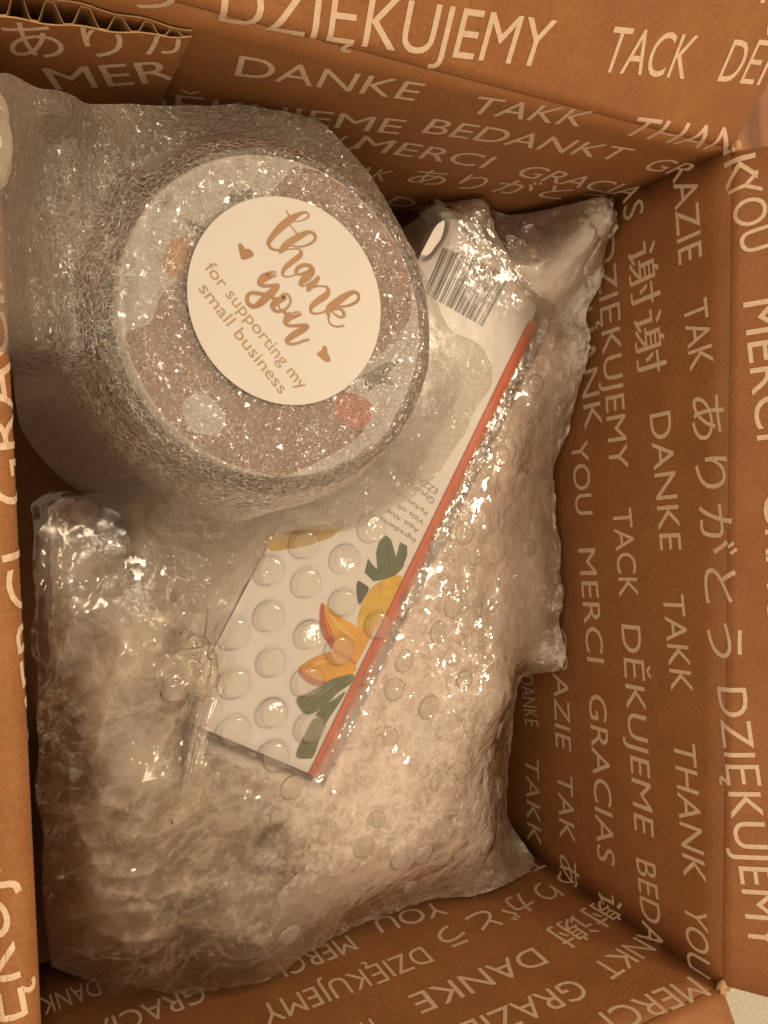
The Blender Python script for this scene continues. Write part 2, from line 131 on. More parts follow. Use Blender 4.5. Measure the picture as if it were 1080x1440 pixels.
# ------------------------------------------------------------------ materials
class NT:
    def __init__(s, name):
        s.m = bpy.data.materials.new(name); s.m.use_nodes = True; s.t = s.m.node_tree; s.t.nodes.clear()
        s.out = s.n('ShaderNodeOutputMaterial')
    def n(s, typ, **kw):
        nd = s.t.nodes.new(typ)
        for k, v in kw.items():
            if k.startswith('_'): setattr(nd, k[1:], v)
            else: nd.inputs[k.replace('__', ' ')].default_value = v
        return nd
    def l(s, a, b): s.t.links.new(a, b)
    def coord(s): return s.n('ShaderNodeTexCoord').outputs['Object']
    def noise(s, scale, detail=2, rough=.5, dist=0, vec=None):
        nd = s.n('ShaderNodeTexNoise'); nd.inputs['Scale'].default_value = scale; nd.inputs['Detail'].default_value = detail
        nd.inputs['Roughness'].default_value = rough; nd.inputs['Distortion'].default_value = dist
        s.l(vec or s.coord(), nd.inputs['Vector']); return nd.outputs['Fac']
    def vor(s, scale, feature='F1', vec=None):
        nd = s.n('ShaderNodeTexVoronoi'); nd.feature = feature; nd.inputs['Scale'].default_value = scale
        s.l(vec or s.coord(), nd.inputs['Vector']); return nd.outputs['Distance']
    def math(s, op, a, b=None, clamp=False):
        nd = s.n('ShaderNodeMath'); nd.operation = op; nd.use_clamp = clamp
        for i, x in enumerate((a, b)):
            if x is None: continue
            if isinstance(x, (int, float)): nd.inputs[i].default_value = x
            else: s.l(x, nd.inputs[i])
        return nd.outputs[0]
    def ramp(s, fac, stops):
        nd = s.n('ShaderNodeValToRGB'); e = nd.color_ramp.elements
        while len(e) < len(stops): e.new(0.5)
        for x, (p, c) in zip(e, stops): x.position = p; x.color = (*c, 1)
        s.l(fac, nd.inputs[0]); return nd.outputs['Color']
    def bump(s, h, strength, dist, normal=None):
        nd = s.n('ShaderNodeBump'); nd.inputs['Strength'].default_value = strength; nd.inputs['Distance'].default_value = dist
        s.l(h, nd.inputs['Height'])
        if normal is not None: s.l(normal, nd.inputs['Normal'])
        return nd.outputs['Normal']
    def facets(s, scale, tilt, warp=.0012, co=None):
        """every small cell of the skin leans its own way, so some of them flash the lamp"""
        co = co or s.coord()
        wn = s.n('ShaderNodeTexNoise'); wn.inputs['Scale'].default_value = scale * .55; wn.inputs['Detail'].default_value = 2; s.l(co, wn.inputs['Vector'])
        w1 = s.n('ShaderNodeVectorMath', _operation='SUBTRACT'); s.l(wn.outputs['Color'], w1.inputs[0]); w1.inputs[1].default_value = (.5, .5, .5)
        w2 = s.n('ShaderNodeVectorMath', _operation='MULTIPLY_ADD'); s.l(w1.outputs[0], w2.inputs[0]); w2.inputs[1].default_value = (warp * 2,) * 3; s.l(co, w2.inputs[2])
        v = s.n('ShaderNodeTexVoronoi'); v.inputs['Scale'].default_value = scale; s.l(w2.outputs[0], v.inputs['Vector'])
        a = s.n('ShaderNodeVectorMath', _operation='SUBTRACT'); s.l(v.outputs['Color'], a.inputs[0]); a.inputs[1].default_value = (.5, .5, .5)
        b = s.n('ShaderNodeVectorMath', _operation='SCALE'); s.l(a.outputs[0], b.inputs[0])
        if isinstance(tilt, (int, float)): b.inputs['Scale'].default_value = tilt
        else: s.l(tilt, b.inputs['Scale'])
        g = s.n('ShaderNodeNewGeometry'); c = s.n('ShaderNodeVectorMath', _operation='ADD'); s.l(g.outputs['Normal'], c.inputs[0]); s.l(b.outputs[0], c.inputs[1])
        d = s.n('ShaderNodeVectorMath', _operation='NORMALIZE'); s.l(c.outputs[0], d.inputs[0]); return d.outputs[0]
    def attr(s, name):
        return s.n('ShaderNodeAttribute', _attribute_name=name).outputs['Fac']
    def mix(s, fac, a, b):
        nd = s.n('ShaderNodeMixShader')
        if isinstance(fac, (int, float)): nd.inputs[0].default_value = fac
        else: s.l(fac, nd.inputs[0])
        s.l(a, nd.inputs[1]); s.l(b, nd.inputs[2]); return nd.outputs[0]
    def done(s, sh): s.l(sh, s.out.inputs['Surface']); return s.m

def mat_principled(name, stops, scale, rough=.7, spec=.3, bump=None, detail=5):
    t = NT(name); p = t.n('ShaderNodeBsdfPrincipled'); p.inputs['Roughness'].default_value = rough
    p.inputs['Specular IOR Level'].default_value = spec
    f = t.noise(scale, detail, .6); t.l(t.ramp(f, stops), p.inputs['Base Color'])
    if bump: t.l(t.bump(t.noise(bump[0], 3), bump[1], bump[2]), p.inputs['Normal'])
    return t.done(p.outputs[0])

def mat_kraft():
    t = NT('kraft_cardboard'); p = t.n('ShaderNodeBsdfPrincipled'); p.inputs['Roughness'].default_value = .62
    p.inputs['Specular IOR Level'].default_value = .35
    c = t.ramp(t.noise(45, 6, .65), [(.3, (.280, .121, .043)), (.55, (.320, .140, .051)), (.75, (.360, .167, .062))])
    fib = t.ramp(t.noise(900, 3, .7), [(.3, (.80, .78, .76)), (.7, (1.12, 1.12, 1.12))])
    mx = t.n('ShaderNodeMix', _data_type='RGBA', _blend_type='MULTIPLY'); mx.inputs[0].default_value = 1
    t.l(c, mx.inputs[6]); t.l(fib, mx.inputs[7]); t.l(mx.outputs[2], p.inputs['Base Color'])
    b = t.bump(t.noise(60, 3, .5), .25, .003); b = t.bump(t.noise(1400, 2), .15, .0006, b)
    t.l(b, p.inputs['Normal']); return t.done(p.outputs[0])
def mat_ink():
    t = NT('white_ink'); p = t.n('ShaderNodeBsdfPrincipled'); p.inputs['Roughness'].default_value = .6
    t.l(t.ramp(t.noise(700, 4, .7), [(.25, (.58, .43, .31)), (.6, (.72, .56, .42)), (.8, (.80, .65, .50))]), p.inputs['Base Color'])
    return t.done(p.outputs[0])

def mat_foam():
    """thin polyethylene foam: a net of fine shining cell walls over clear cells; 'layers' = how many turns of the sheet lie on each other, lowered on the left to imitate shade"""
    t = NT('foam_sheet'); co = t.coord()
    wn = t.n('ShaderNodeTexNoise'); wn.inputs['Scale'].default_value = 330; wn.inputs['Detail'].default_value = 3; t.l(co, wn.inputs['Vector'])
    w1 = t.n('ShaderNodeVectorMath', _operation='SUBTRACT'); t.l(wn.outputs['Color'], w1.inputs[0]); w1.inputs[1].default_value = (.5, .5, .5)
    w2 = t.n('ShaderNodeVectorMath', _operation='MULTIPLY_ADD'); t.l(w1.outputs[0], w2.inputs[0]); w2.inputs[1].default_value = (.0034,) * 3; t.l(co, w2.inputs[2])
    lines = []
    for sc, wd_ in ((480, .10), (760, .13)):
        e = t.vor(sc, 'DISTANCE_TO_EDGE', w2.outputs[0])
        mr = t.n('ShaderNodeMapRange', _interpolation_type='SMOOTHSTEP'); t.l(e, mr.inputs[0]); mr.inputs[1].default_value = wd_; mr.inputs[2].default_value = .0
        lines.append(mr.outputs[0])
    patch = t.noise(170, 3, .6, .5, co)
    net = t.math('MULTIPLY', t.math('MAXIMUM', lines[0], t.math('MULTIPLY', lines[1], .7)), t.math('MULTIPLY', patch, 1.8), True)
    lay = t.attr('layers'); gl = t.attr('gloss')
    dif = t.n('ShaderNodeBsdfDiffuse', Color=(.62, .55, .45, 1)); tr = t.n('ShaderNodeBsdfTranslucent', Color=(.60, .52, .41, 1))
    body = t.mix(.45, dif.outputs[0], tr.outputs[0])
    clear = t.n('ShaderNodeBsdfTransparent', Color=(.99, .985, .97, 1))
    op = t.math('ADD', t.math('MULTIPLY', lay, .8), t.math('MULTIPLY', t.math('MULTIPLY', net, gl), .26), True)
    sh = t.mix(op, clear.outputs[0], body)
    fr = t.n('ShaderNodeFresnel', IOR=1.5)
    bn = t.bump(net, 1.0, .0020); bn = t.bump(t.noise(900, 2, .6, .5, co), .55, .0009, bn)
    g = t.n('ShaderNodeBsdfGlossy', Color=(1, 1, 1, 1), Roughness=.19); t.l(bn, g.inputs['Normal'])
    k = t.math('MULTIPLY', t.math('ADD', t.math('MULTIPLY', net, .27), t.math('ADD', t.math('MULTIPLY', fr.outputs[0], .8), .02)), gl, True)
    sh = t.mix(k, sh, g.outputs[0])
    for sc, tl, ro, kk in ((820, .95, .16, .75), (1250, 1.1, .24, .9)):
        g = t.n('ShaderNodeBsdfGlossy', Color=(1, 1, 1, 1), Roughness=ro); t.l(t.facets(sc, tl, .0022, co), g.inputs['Normal'])
        k = t.math('MULTIPLY', t.math('MULTIPLY', fr.outputs[0], kk), gl, True)
        sh = t.mix(k, sh, g.outputs[0])
    return t.done(sh)
def mat_film(name, base, tint, rough=.1, ior=1.5, bumps=((140, 3, .6, .003),), gain=1.0, facets=(), clear=(1, .99, .98), facing=.22, wisps=()):
    """plastic film: 'layers' sets how milky the stacked sheets are, 'calm' flattens it where it lies tight"""
    t = NT(name); co = t.coord(); b = None
    cal = t.math('SUBTRACT', 1, t.attr('calm'))
    for sc, det, st, ds in bumps:
        b = t.bump(t.noise(sc, det, .5, .5, co), st, ds, b); t.l(t.math('MULTIPLY', cal, st), b.node.inputs['Strength'])
    dif = t.n('ShaderNodeBsdfDiffuse', Color=(*tint, 1)); tr = t.n('ShaderNodeBsdfTranslucent', Color=(*tint, 1))
    body = t.mix(.18, dif.outputs[0], tr.outputs[0])
    cl = t.n('ShaderNodeBsdfTransparent', Color=(*clear, 1))
    lw = t.n('ShaderNodeLayerWeight', Blend=.35); t.l(b, lw.inputs['Normal'])
    op = t.math('ADD', t.attr('layers') if base is None else base, t.math('MULTIPLY', lw.outputs['Facing'], facing), True)
    for sc, dist, pw, amt in wisps:                 # thin folds where the sheet lies double or triple
        n = t.noise(sc, 4, .55, dist, co)
        r = t.math('SUBTRACT', 1, t.math('MULTIPLY', t.math('ABSOLUTE', t.math('SUBTRACT', n, .5)), 5), True)
        op = t.math('ADD', op, t.math('MULTIPLY', t.math('MULTIPLY', t.math('POWER', r, pw), amt), cal), True)
    sh = t.mix(op, cl.outputs[0], body)
    fr = t.n('ShaderNodeFresnel', IOR=ior); t.l(b, fr.inputs['Normal'])
    g = t.n('ShaderNodeBsdfGlossy', Color=(1, 1, 1, 1), Roughness=rough); t.l(b, g.inputs['Normal'])
    sh = t.mix(t.math('MULTIPLY', fr.outputs[0], gain, True), sh, g.outputs[0])
    for sc, tl, ro, kk, wp in facets:
        g = t.n('ShaderNodeBsdfGlossy', Color=(1, 1, 1, 1), Roughness=ro); t.l(t.facets(sc, t.math('MULTIPLY', cal, tl), wp, co), g.inputs['Normal'])
        sh = t.mix(t.math('MULTIPLY', t.math('MULTIPLY', fr.outputs[0], kk), t.math('ADD', .1, cal), True), sh, g.outputs[0])
    return t.done(sh)
def flat(name, c, rough=.5, var=.12, scale=120):
    lo = tuple(x * (1 - var) for x in c); hi = tuple(min(1, x * (1 + var)) for x in c)
    return mat_principled(name, [(.3, lo), (.7, hi)], scale, rough, .4)

KRAFT = mat_kraft(); INK = mat_ink()
LINER_EDGE = flat('torn_liner', (.46, .30, .16), .8, .2, 500)
FLUTE = flat('flute_paper', (.24, .125, .05), .85, .2, 400)
FOAM = mat_foam()
WHITE_CARD = flat('white_coated_card', (.92, .90, .865), .38, .03)
STICKER = flat('sticker_paper', (.60, .585, .57), .42, .015, 60)
FOIL = mat_principled('rose_gold_ink', [(.3, (.30, .17, .085)), (.7, (.40, .24, .125))], 90, .5, .4)
THIN_INK = flat('thin_brown_ink', (.40, .27, .15), .5)
ORANGE = flat('orange_card', (.88, .20, .085), .45, .10, 40)
BLACK = flat('black_ink', (.05, .045, .04), .5)
GREY_INK = flat('grey_ink', (.22, .20, .18), .5)
LEAF = flat('green_print', (.085, .13, .062), .45, .35, 160); LEAF_DARK = flat('dark_green_print', (.055, .075, .05), .45, .3, 160)
STALK = flat('sage_print', (.145, .175, .085), .45, .35, 140)
YELLOW = flat('yellow_print', (.90, .54, .03), .45, .22, 260); MANGO = flat('mango_print', (.95, .43, .03), .4, .16, 90)
RED = flat('red_print', (.55, .09, .03), .45, .2, 120); LEMON = flat('lemon_print', (.62, .40, .10), .5, .15, 60)
PINK = mat_principled('terracotta_print', [(.35, (.36, .155, .105)), (.65, (.46, .21, .15))], 70, .5, .3)
PEACH = flat('peach_print', (.88, .36, .09), .5, .2, 150); CORAL = flat('coral_print', (.75, .12, .05), .5, .2, 150)
TIN_WHITE = flat('tin_white', (.94, .925, .89), .4, .03); TIN_SIDE = flat('tin_side', (.10, .085, .075), .5, .2)

# ------------------------------------------------------------------ setting: table top under the box
t = NT('wood_top'); p = t.n('ShaderNodeBsdfPrincipled', Roughness=.45)
wv = t.n('ShaderNodeTexWave', _wave_type='BANDS', _bands_direction='X', Scale=9, Distortion=7, Detail=4)
t.l(t.coord(), wv.inputs['Vector']); t.l(t.ramp(wv.outputs['Fac'], [(.2, (.16, .055, .022)), (.8, (.27, .105, .042))]), p.inputs['Base Color'])
WOOD = t.done(p.outputs[0])
tag(mesh_obj('tabletop', [(-4, -4, -.157), (4, -4, -.157), (4, 4, -.157), (-4, 4, -.157)], [(0, 1, 2, 3)], WOOD), 'brown wooden surface under the box, seen beside its top right corner', None, 'structure')
nx = 60
V = []; F = []
for i in range(nx):
    for j in range(nx):
        V.append((.12 + .6 * i / (nx - 1), -.75 + .62 * j / (nx - 1), 0))
V = np.array(V); V[:, 2] = -.148 + .004 * vnoise(V, 14, 3) + .0015 * vnoise(V, 45, 4)
for i in range(nx - 1):
    for j in range(nx - 1):
        a = i * nx + j; F.append((a, a + nx, a + nx + 1, a + 1))
tag(mesh_obj('cloth', V, F, mat_principled('grey_cloth', [(.3, (.44, .42, .36)), (.7, (.54, .52, .46))], 300, .9, .1, (1500, .5, .001)), None, True),
    'pale grey cloth under the box, showing past its bottom right corner', 'cloth')

# ------------------------------------------------------------------ the cardboard box
box = tag(empty('cardboard_box'), 'open brown cardboard box printed inside with thank you in many languages', 'box')
S_TOP, S_RIGHT, S_BOT, S_LEFT = (-BW, 0), (0, BL), (BL, BL + BW), (BL + BW, 2 * BL + BW)
WALLS = {'T': (S_TOP, 42), 'R': (S_RIGHT, 52), 'B': (S_BOT, 30), 'L': (S_LEFT, -60)}
RHO = .0055
def frame(k, s):
    if k == 'T': return Vector((BW + s, BL / 2, 0)), Vector((0, 1, 0))
    if k == 'R': return Vector((BW, BL / 2 - s, 0)), Vector((1, 0, 0))
    if k == 'B': return Vector((BW - (s - BL), -BL / 2, 0)), Vector((0, -1, 0))
    return Vector((0, -BL / 2 + (s - BL - BW), 0)), Vector((-1, 0, 0))
UP = Vector((0, 0, 1))
def half_arc(k): return RHO * math.radians(90 - WALLS[k][1]) / 2
def bow(k, s, tt):
    """walls and flaps are never quite flat"""
    if tt > 0: 
        return .0012 * math.sin(s * 31 + ord(k)) * min(1, tt / .02)
    (s0, s1), _ = WALLS[k]; u = (s - s0) / (s1 - s0); d = min(1, -tt / .05)
    return .0016 * math.sin(math.pi * max(0, min(1, u))) * d * (1 if k in 'RB' else .3)
def place(k, s, tt, off=0.0):
    base, out = frame(k, s); de = math.radians(90 - WALLS[k][1]); ha = RHO * de / 2; st = -RHO * math.tan(de / 2)
    if tt <= -ha: pos, tan = base + UP * (tt + ha + st), UP.copy()
    elif tt < ha:
        a = (tt + ha) / RHO
        pos = base + UP * st + out * RHO * (1 - math.cos(a)) + UP * RHO * math.sin(a); tan = UP * math.cos(a) + out * math.sin(a)
    else:
        tan = UP * math.cos(de) + out * math.sin(de)
        pos = base + UP * st + out * RHO * (1 - math.cos(de)) + UP * RHO * math.sin(de) + tan * (tt - ha)
    nrm = UP * out.dot(tan) - out * UP.dot(tan)
    return pos + nrm * (off + bow(k, s, tt) * -1.0)
def slab(name, k, slist, tlist, parent, thick=.0035):
    V = [place(k, s, tt) for s in slist for tt in tlist] + [place(k, s, tt, -thick) for s in slist for tt in tlist]
    n, m = len(slist), len(tlist); N = n * m; F = []
    for i in range(n - 1):
        for j in range(m - 1):
            a = i * m + j; F.append((a, a + 1, a + m + 1, a + m)); F.append((N + a, N + a + m, N + a + m + 1, N + a + 1))
    for i in range(n - 1):
        a = i * m; F.append((a, a + m, N + a + m, N + a)); a = i * m + m - 1; F.append((a, N + a, N + a + m, a + m))
    for j in range(m - 1):
        a = j; F.append((a, N + a, N + a + 1, a + 1)); a = (n - 1) * m + j; F.append((a, a + 1, N + a + 1, N + a))
    o = mesh_obj(name, V, F, KRAFT, parent); o.data.materials.append(LINER_EDGE)
    # the cut edges are the rough torn board
    nf = (n - 1) * (m - 1) * 2
    for q in o.data.polygons:
        if q.index >= nf: q.material_index = 1
        else: q.use_smooth = True
    return o
def lin(a, b, n): return [a + (b - a) * i / (n - 1) for i in range(n)]
wall, flap = {}, {}
for k, ((s0, s1), th) in WALLS.items():
    ha = half_arc(k)
    wall[k] = slab('wall', k, lin(s0, s1, 25), lin(-BD, -ha, 16), box)
    ins = .0016
    flap[k] = slab('flap', k, lin(s0 + ins, s1 - ins, 25), lin(-ha, ha, 9) + lin(ha + .006, .105, 14), box)
mesh_obj('bottom_panel', [(0, -.16, -BD), (BW, -.16, -BD), (BW, .16, -BD), (0, .16, -BD), (0, -.16, -BD - .0035), (BW, -.16, -BD - .0035), (BW, .16, -BD - .0035), (0, .16, -BD - .0035)],
         [(0, 1, 2, 3), (7, 6, 5, 4), (0, 4, 5, 1), (1, 5, 6, 2), (2, 6, 7, 3), (3, 7, 4, 0)], KRAFT, box)
# torn fibres at the two right-hand corners of the rim
def fibre(c, r, seed):
    bm = bmesh.new(); bmesh.ops.create_icosphere(bm, subdivisions=3, radius=r)
    P = np.array([v.co[:] for v in bm.verts]); d = 1 + .7 * ridged(P, 450, seed) - .3
    for v, q in zip(bm.verts, d): v.co *= q; v.co.z *= .55
    me = bpy.data.meshes.new('torn_corner'); bm.to_mesh(me); bm.free(); me.materials.append(LINER_EDGE)
    o = link(bpy.data.objects.new('torn_corner', me), box); o.location = c
fibre((BW + .0005, BL / 2 + .0005, -.0012), .0024, 5); fibre((BW + .0003, -BL / 2 - .0003, -.0014), .0028, 8)

# glue tab lying on the far wall, its corrugation open along the top
tab = link(bpy.data.objects.new('glue_tab', None), box)
def tab_gap(x): return .0008 + .0058 * (1 - min(1, x / .0455)) ** .75
TX = .0455
xs = lin(.0006, TX, 60); bz = lambda x: -.0132 + .0012 * (x / TX) + .0006 * math.sin(x * 420)
def sheet(name, yf, top, bottom, mat, th=.00035):
    V = []; F = []
    for x in xs:
        y = yf(x)
        V += [(x, y, top(x)), (x, y, bottom), (x, y + th, top(x)), (x, y + th, bottom)]
    for i in range(len(xs) - 1):
        a = 4 * i; F += [(a, a + 1, a + 5, a + 4), (a + 2, a + 6, a + 7, a + 3), (a, a + 4, a + 6, a + 2)]
    a = 4 * (len(xs) - 1); F.append((a, a + 2, a + 3, a + 1))
    o = mesh_obj(name, V, F, mat, tab); o.data.materials.append(LINER_EDGE)
    for i, q in enumerate(o.data.polygons):
        if i % 3 == 2 or i == len(o.data.polygons) - 1: q.material_index = 1
    return o
WY = BL / 2 - .0006
sheet('front_liner', lambda x: WY - tab_gap(x) - .0006, bz, -.148, KRAFT)
sheet('back_liner', lambda x: WY - .0003, lambda x: bz(x) + .0005, -.148, KRAFT)
def fl_y(x):
    g = tab_gap(x); ph = x / .0072 * 2 * math.pi + .6 * math.sin(x * 160)
    return WY - .0003 - g * (.5 + .47 * max(-1, min(1, 1.35 * math.sin(ph))))
xs = lin(.0006, TX - .001, 150)
sheet('flute', fl_y, lambda x: bz(x) - .0003, -.05, FLUTE, .0003)

# ------------------------------------------------------------------ white print inside the box
fc = bpy.data.curves.new('lettering', 'FONT'); fo = bpy.data.objects.new('lettering', fc); COL.objects.link(fo)
fc.resolution_u = 4
def text_bm(s):
    fc.body = s; bpy.context.view_layer.update()
    me = bpy.data.meshes.new_from_object(fo.evaluated_get(bpy.context.evaluated_depsgraph_get()))
    bm = bmesh.new(); bm.from_mesh(me); bpy.data.meshes.remove(me); return bm
_b = text_bm('H'); CAPH = max(v.co.y for v in _b.verts) - min(v.co.y for v in _b.verts); _b.free()
CAP = .0112
def is_cjk(s): return any(ord(c) > 0x3000 for c in s)
def cut(bm, axis, at):
    co = [0, 0, 0]; no = [0, 0, 0]; co[axis] = at; no[axis] = 1
    bmesh.ops.bisect_plane(bm, geom=bm.verts[:] + bm.edges[:] + bm.faces[:], plane_co=co, plane_no=no, dist=1e-7)
def from_bm(name, bm, keep, fn, mat, parent):
    fs = [f for f in bm.faces if keep(f.calc_center_median())]
    if not fs: return None
    idx = {}; V = []; F = []
    for f in fs:
        q = []
        for v in f.verts:
            if v.index not in idx: idx[v.index] = len(V); V.append(fn(v.co))
            q.append(idx[v.index])
        F.append(q)
    return mesh_obj(name, V, F, mat, parent)
def layout(s, x0, y0, x1, y1, cap):
    """text as a bmesh running from (x0,y0) to (x1,y1) on a flat sheet"""
    bm = text_bm(s); xs_ = [v.co.x for v in bm.verts]; lo, hi = min(xs_), max(xs_)
    L = math.hypot(x1 - x0, y1 - y0); kx = L / (hi - lo); ky = cap / CAPH; ca, sa = (x1 - x0) / L, (y1 - y0) / L
    cj = is_cjk(s)
    for v in bm.verts:
        a = (v.co.x - lo) * kx; b = v.co.y * ky * (1.08 if cj else 1) + (.0003 if cj else 0)
        v.co = Vector((x0 + a * ca - b * sa, y0 + a * sa + b * ca, 0))
    return bm
for (txt, a0, b0, a1, b1) in WORDS:
    if .69 < a0 and b0 < .005: b0 -= .0045; b1 -= .0045
    bm = layout(txt, a0, b0, a1, b1, CAP * (1.1 if a0 < 0 and b1 > .004 and a1 - a0 > .03 else 1))
    for c in (0, BL, BL + BW): cut(bm, 0, c)
    smid = [v.co.x for v in bm.verts]
    for k, ((s0, s1), th) in WALLS.items():
        if max(smid) < s0 or min(smid) > s1: continue
        ha = half_arc(k)
        b2 = bm.copy()
        for q in lin(-ha, ha, 7): cut(b2, 1, q)
        b2.verts.index_update()
        fn = lambda co, k=k: place(k, co.x, co.y, .00012)
        from_bm('printed_word', b2, lambda c: s0 < c.x < s1 and c.y < -ha, fn, INK, wall[k])
        from_bm('printed_word', b2, lambda c: s0 + .0016 < c.x < s1 - .0016 and c.y >= -ha, fn, INK, flap[k])
        b2.free()
    bm.free()
for (txt, a0, b0, a1, b1) in TAB:
    bm = layout(txt, a0, b0, a1, b1, .0125); cut(bm, 0, TX - .0002)
    bm.verts.index_update()
    for f in bm.faces[:]: pass
    # the tab stands off the wall in a curve: cut the letters so that they follow it
    for q in lin(.002, TX, 14): cut(bm, 0, q)
    for q in lin(-.0134, -.0122, 3): cut(bm, 1, q)
    bm.verts.index_update()
    from_bm('printed_word', bm, lambda c: c.x < TX - .0002 and c.y < bz(c.x) - .0002, lambda co: (co.x, WY - tab_gap(co.x) - .0006 - .00012, co.y), INK, tab)
    bm.free()

# ------------------------------------------------------------------ white carton lying in the bubble wrap
ZC = -.080
Q = [Vector((x / 1000, y / 1000, 0)) for x, y in CARTON]      # top right, bottom right, bottom left, top left
carton = tag(empty('carton'), 'white carton with fruit and leaf print, barcode and orange side, inside the bubble wrap', 'carton')
ux = (Q[2] - Q[1]).normalized(); uy = (Q[0] - Q[1]).normalized(); CW = (Q[2] - Q[1]).length; CL = (Q[0] - Q[1]).length; CH = .030
def cpt(a, b, z): v = Q[1] + ux * a + uy * b; return (v.x, v.y, z)
rr = .012
ring = [(0, 0)]
for i in range(7):
    a = i / 6 * math.pi / 2; ring.append((rr - rr * math.cos(a), CL - rr + rr * math.sin(a)))
for i in range(7):
    a = i / 6 * math.pi / 2; ring.append((CW - rr + rr * math.sin(a), CL - rr + rr * math.cos(a)))
ring.append((CW, 0))
n = len(ring)
mesh_obj('front_panel', [cpt(a, b, ZC) for a, b in ring], [tuple(range(n))[::-1]], WHITE_CARD, carton)
def panel(name, pts, mat):
    V = [cpt(a, b, ZC - .0002) for a, b in pts] + [cpt(a, b, ZC - CH) for a, b in pts]; m = len(pts)
    return mesh_obj(name, V, [(i, i + 1, m + i + 1, m + i) for i in range(m - 1)], mat, carton)
panel('orange_side', ring[0:2], ORANGE); panel('end_panel', ring[1:n - 1], WHITE_CARD); panel('side_panel', ring[n - 2:n], WHITE_CARD)
panel('open_end', [ring[n - 1], ring[0]], FLUTE)
# the orange of the side wraps a little onto the face
mesh_obj('orange_edge', [cpt(-.0058, .0, ZC - .0016), cpt(.0002, 0, ZC + .0002), cpt(.0002, CL - rr, ZC + .0002), cpt(-.0046, CL - rr, ZC - .0016), cpt(-.0080, 0, ZC - CH), cpt(-.006, CL - rr, ZC - CH)],
         [(0, 1, 2, 3), (4, 0, 3, 5)], ORANGE, carton)
mesh_obj('orange_border', [cpt(-.0003, .0, ZC + .00024), cpt(.0022, 0, ZC + .00096), cpt(.0014, CL - rr - .004, ZC + .00096), cpt(-.0003, CL - rr, ZC + .00024)], [(3, 2, 1, 0)], ORANGE, carton)
# brown torn line along the near end
V = []; F = []
for i in range(41):
    a = CW * i / 40; wv_ = .0011 * math.sin(i * 1.3) * .5 + .0004 * math.sin(i * 3.1)
    V += [cpt(a, -.0002 + wv_ * .4, ZC + .0012), cpt(a, -.0030 + wv_, ZC + .0006)]
for i in range(40): F.append((2 * i, 2 * i + 1, 2 * i + 3, 2 * i + 2))
mesh_obj('torn_edge', V, F, flat('torn_brown_edge', (.13, .075, .04), .7, .4, 900), carton)
def printed(name, pts, mat, lift, parent, z0=ZC, sub=0, rnd=True):
    P_ = np.array(pts + [pts[0]], float)
    if rnd:
        P_ = np.vstack([P_[-2], P_, P_[1]]); c = catmull(P_, 5)[5:-6]
    else: c = P_[:-1]
    bm = bmesh.new(); vs = [bm.verts.new((x / 1000, y / 1000, z0 + lift)) for x, y in c]
    f = bm.faces.new(vs); bmesh.ops.triangulate(bm, faces=[f]); bmesh.ops.recalc_face_normals(bm, faces=bm.faces[:])
    if bm.faces[0].normal.z < 0: bmesh.ops.reverse_faces(bm, faces=bm.faces[:])
    me = bpy.data.meshes.new(name); bm.to_mesh(me); bm.free(); me.materials.append(mat)
    return link(bpy.data.objects.new(name, me), parent)
printed('lemon_print', PRINTS['lemon'], LEMON, .00012, carton)
printed('leaf_print', PRINTS['leaf'], LEAF, .00012, carton, rnd=False); printed('leaf_print', PRINTS['leaf2'], LEAF_DARK, .00012, carton)
printed('fruit_print', PRINTS['yellow'], YELLOW, .00024, carton)
printed('mango_print', PRINTS['mango1'], MANGO, .00036, carton, rnd=False); printed('mango_skin', PRINTS['red1'], RED, .00048, carton)
printed('mango_print', PRINTS['mango2'], MANGO, .0006, carton); printed('mango_skin', PRINTS['red2'], RED, .00072, carton)
printed('stalk_print', PRINTS['stalk1'], STALK, .00084, carton); printed('stalk_print', PRINTS['stalk2'], STALK, .00072, carton)
# segments of the yellow fruit, veins of leaf and stalks
yc = np.mean(np.array(PRINTS['yellow']), axis=0)
def strip(name, pts, wid, mat, lift, parent, z0=ZC):
    c = catmull(pts, 5)
    if np.isscalar(wid): wd_ = [wid] * len(c)
    else: wd_ = np.interp(np.linspace(0, 1, len(c)), np.linspace(0, 1, len(wid)), wid)
    V = []; F = []
    for i in range(len(c)):
        d = c[min(i + 1, len(c) - 1)] - c[max(i - 1, 0)]; d = d / (np.linalg.norm(d) + 1e-9); nn = np.array((-d[1], d[0]))
        for sg in (1, -1):
            q = c[i] + nn * wd_[i] * sg; V.append((q[0] / 1000, q[1] / 1000, z0 + lift))
    for i in range(len(c) - 1): F.append((2 * i, 2 * i + 1, 2 * i + 3, 2 * i + 2))
    return mesh_obj(name, V, F, mat, parent)
YL = flat('pale_yellow_print', (.86, .58, .10), .45, .1, 200)
for i in range(7):
    a = 2.2 + i * .62; strip('fruit_segment', [(yc[0] + 1 * math.cos(a), yc[1] + 1 * math.sin(a)), (yc[0] + 3.2 * math.cos(a + .1), yc[1] + 4 * math.sin(a + .1)), (yc[0] + 5.5 * math.cos(a), yc[1] + 6.5 * math.sin(a))], [.2, .55, .3], YL, .00030, carton)
MSH = flat('mango_shade_print', (.72, .22, .025), .42, .1, 90); MHI = flat('mango_light_print', (1.0, .62, .13), .42, .08, 90)
strip('mango_shade', [(110.5, -24.5), (114.5, -27.6), (118, -29.8), (121.2, -32.6)], [.15, .7, .9, .3], MSH, .00066, carton)
strip('mango_shade', [(107.6, -12), (109.6, -17.5), (112.4, -22.5)], [.1, .6, .2], MSH, .00054, carton)
strip('mango_light', [(109.5, -10.5), (113, -15.5), (118.5, -20.5), (122, -23)], [.1, .9, .8, .1], MHI, .00054, carton)
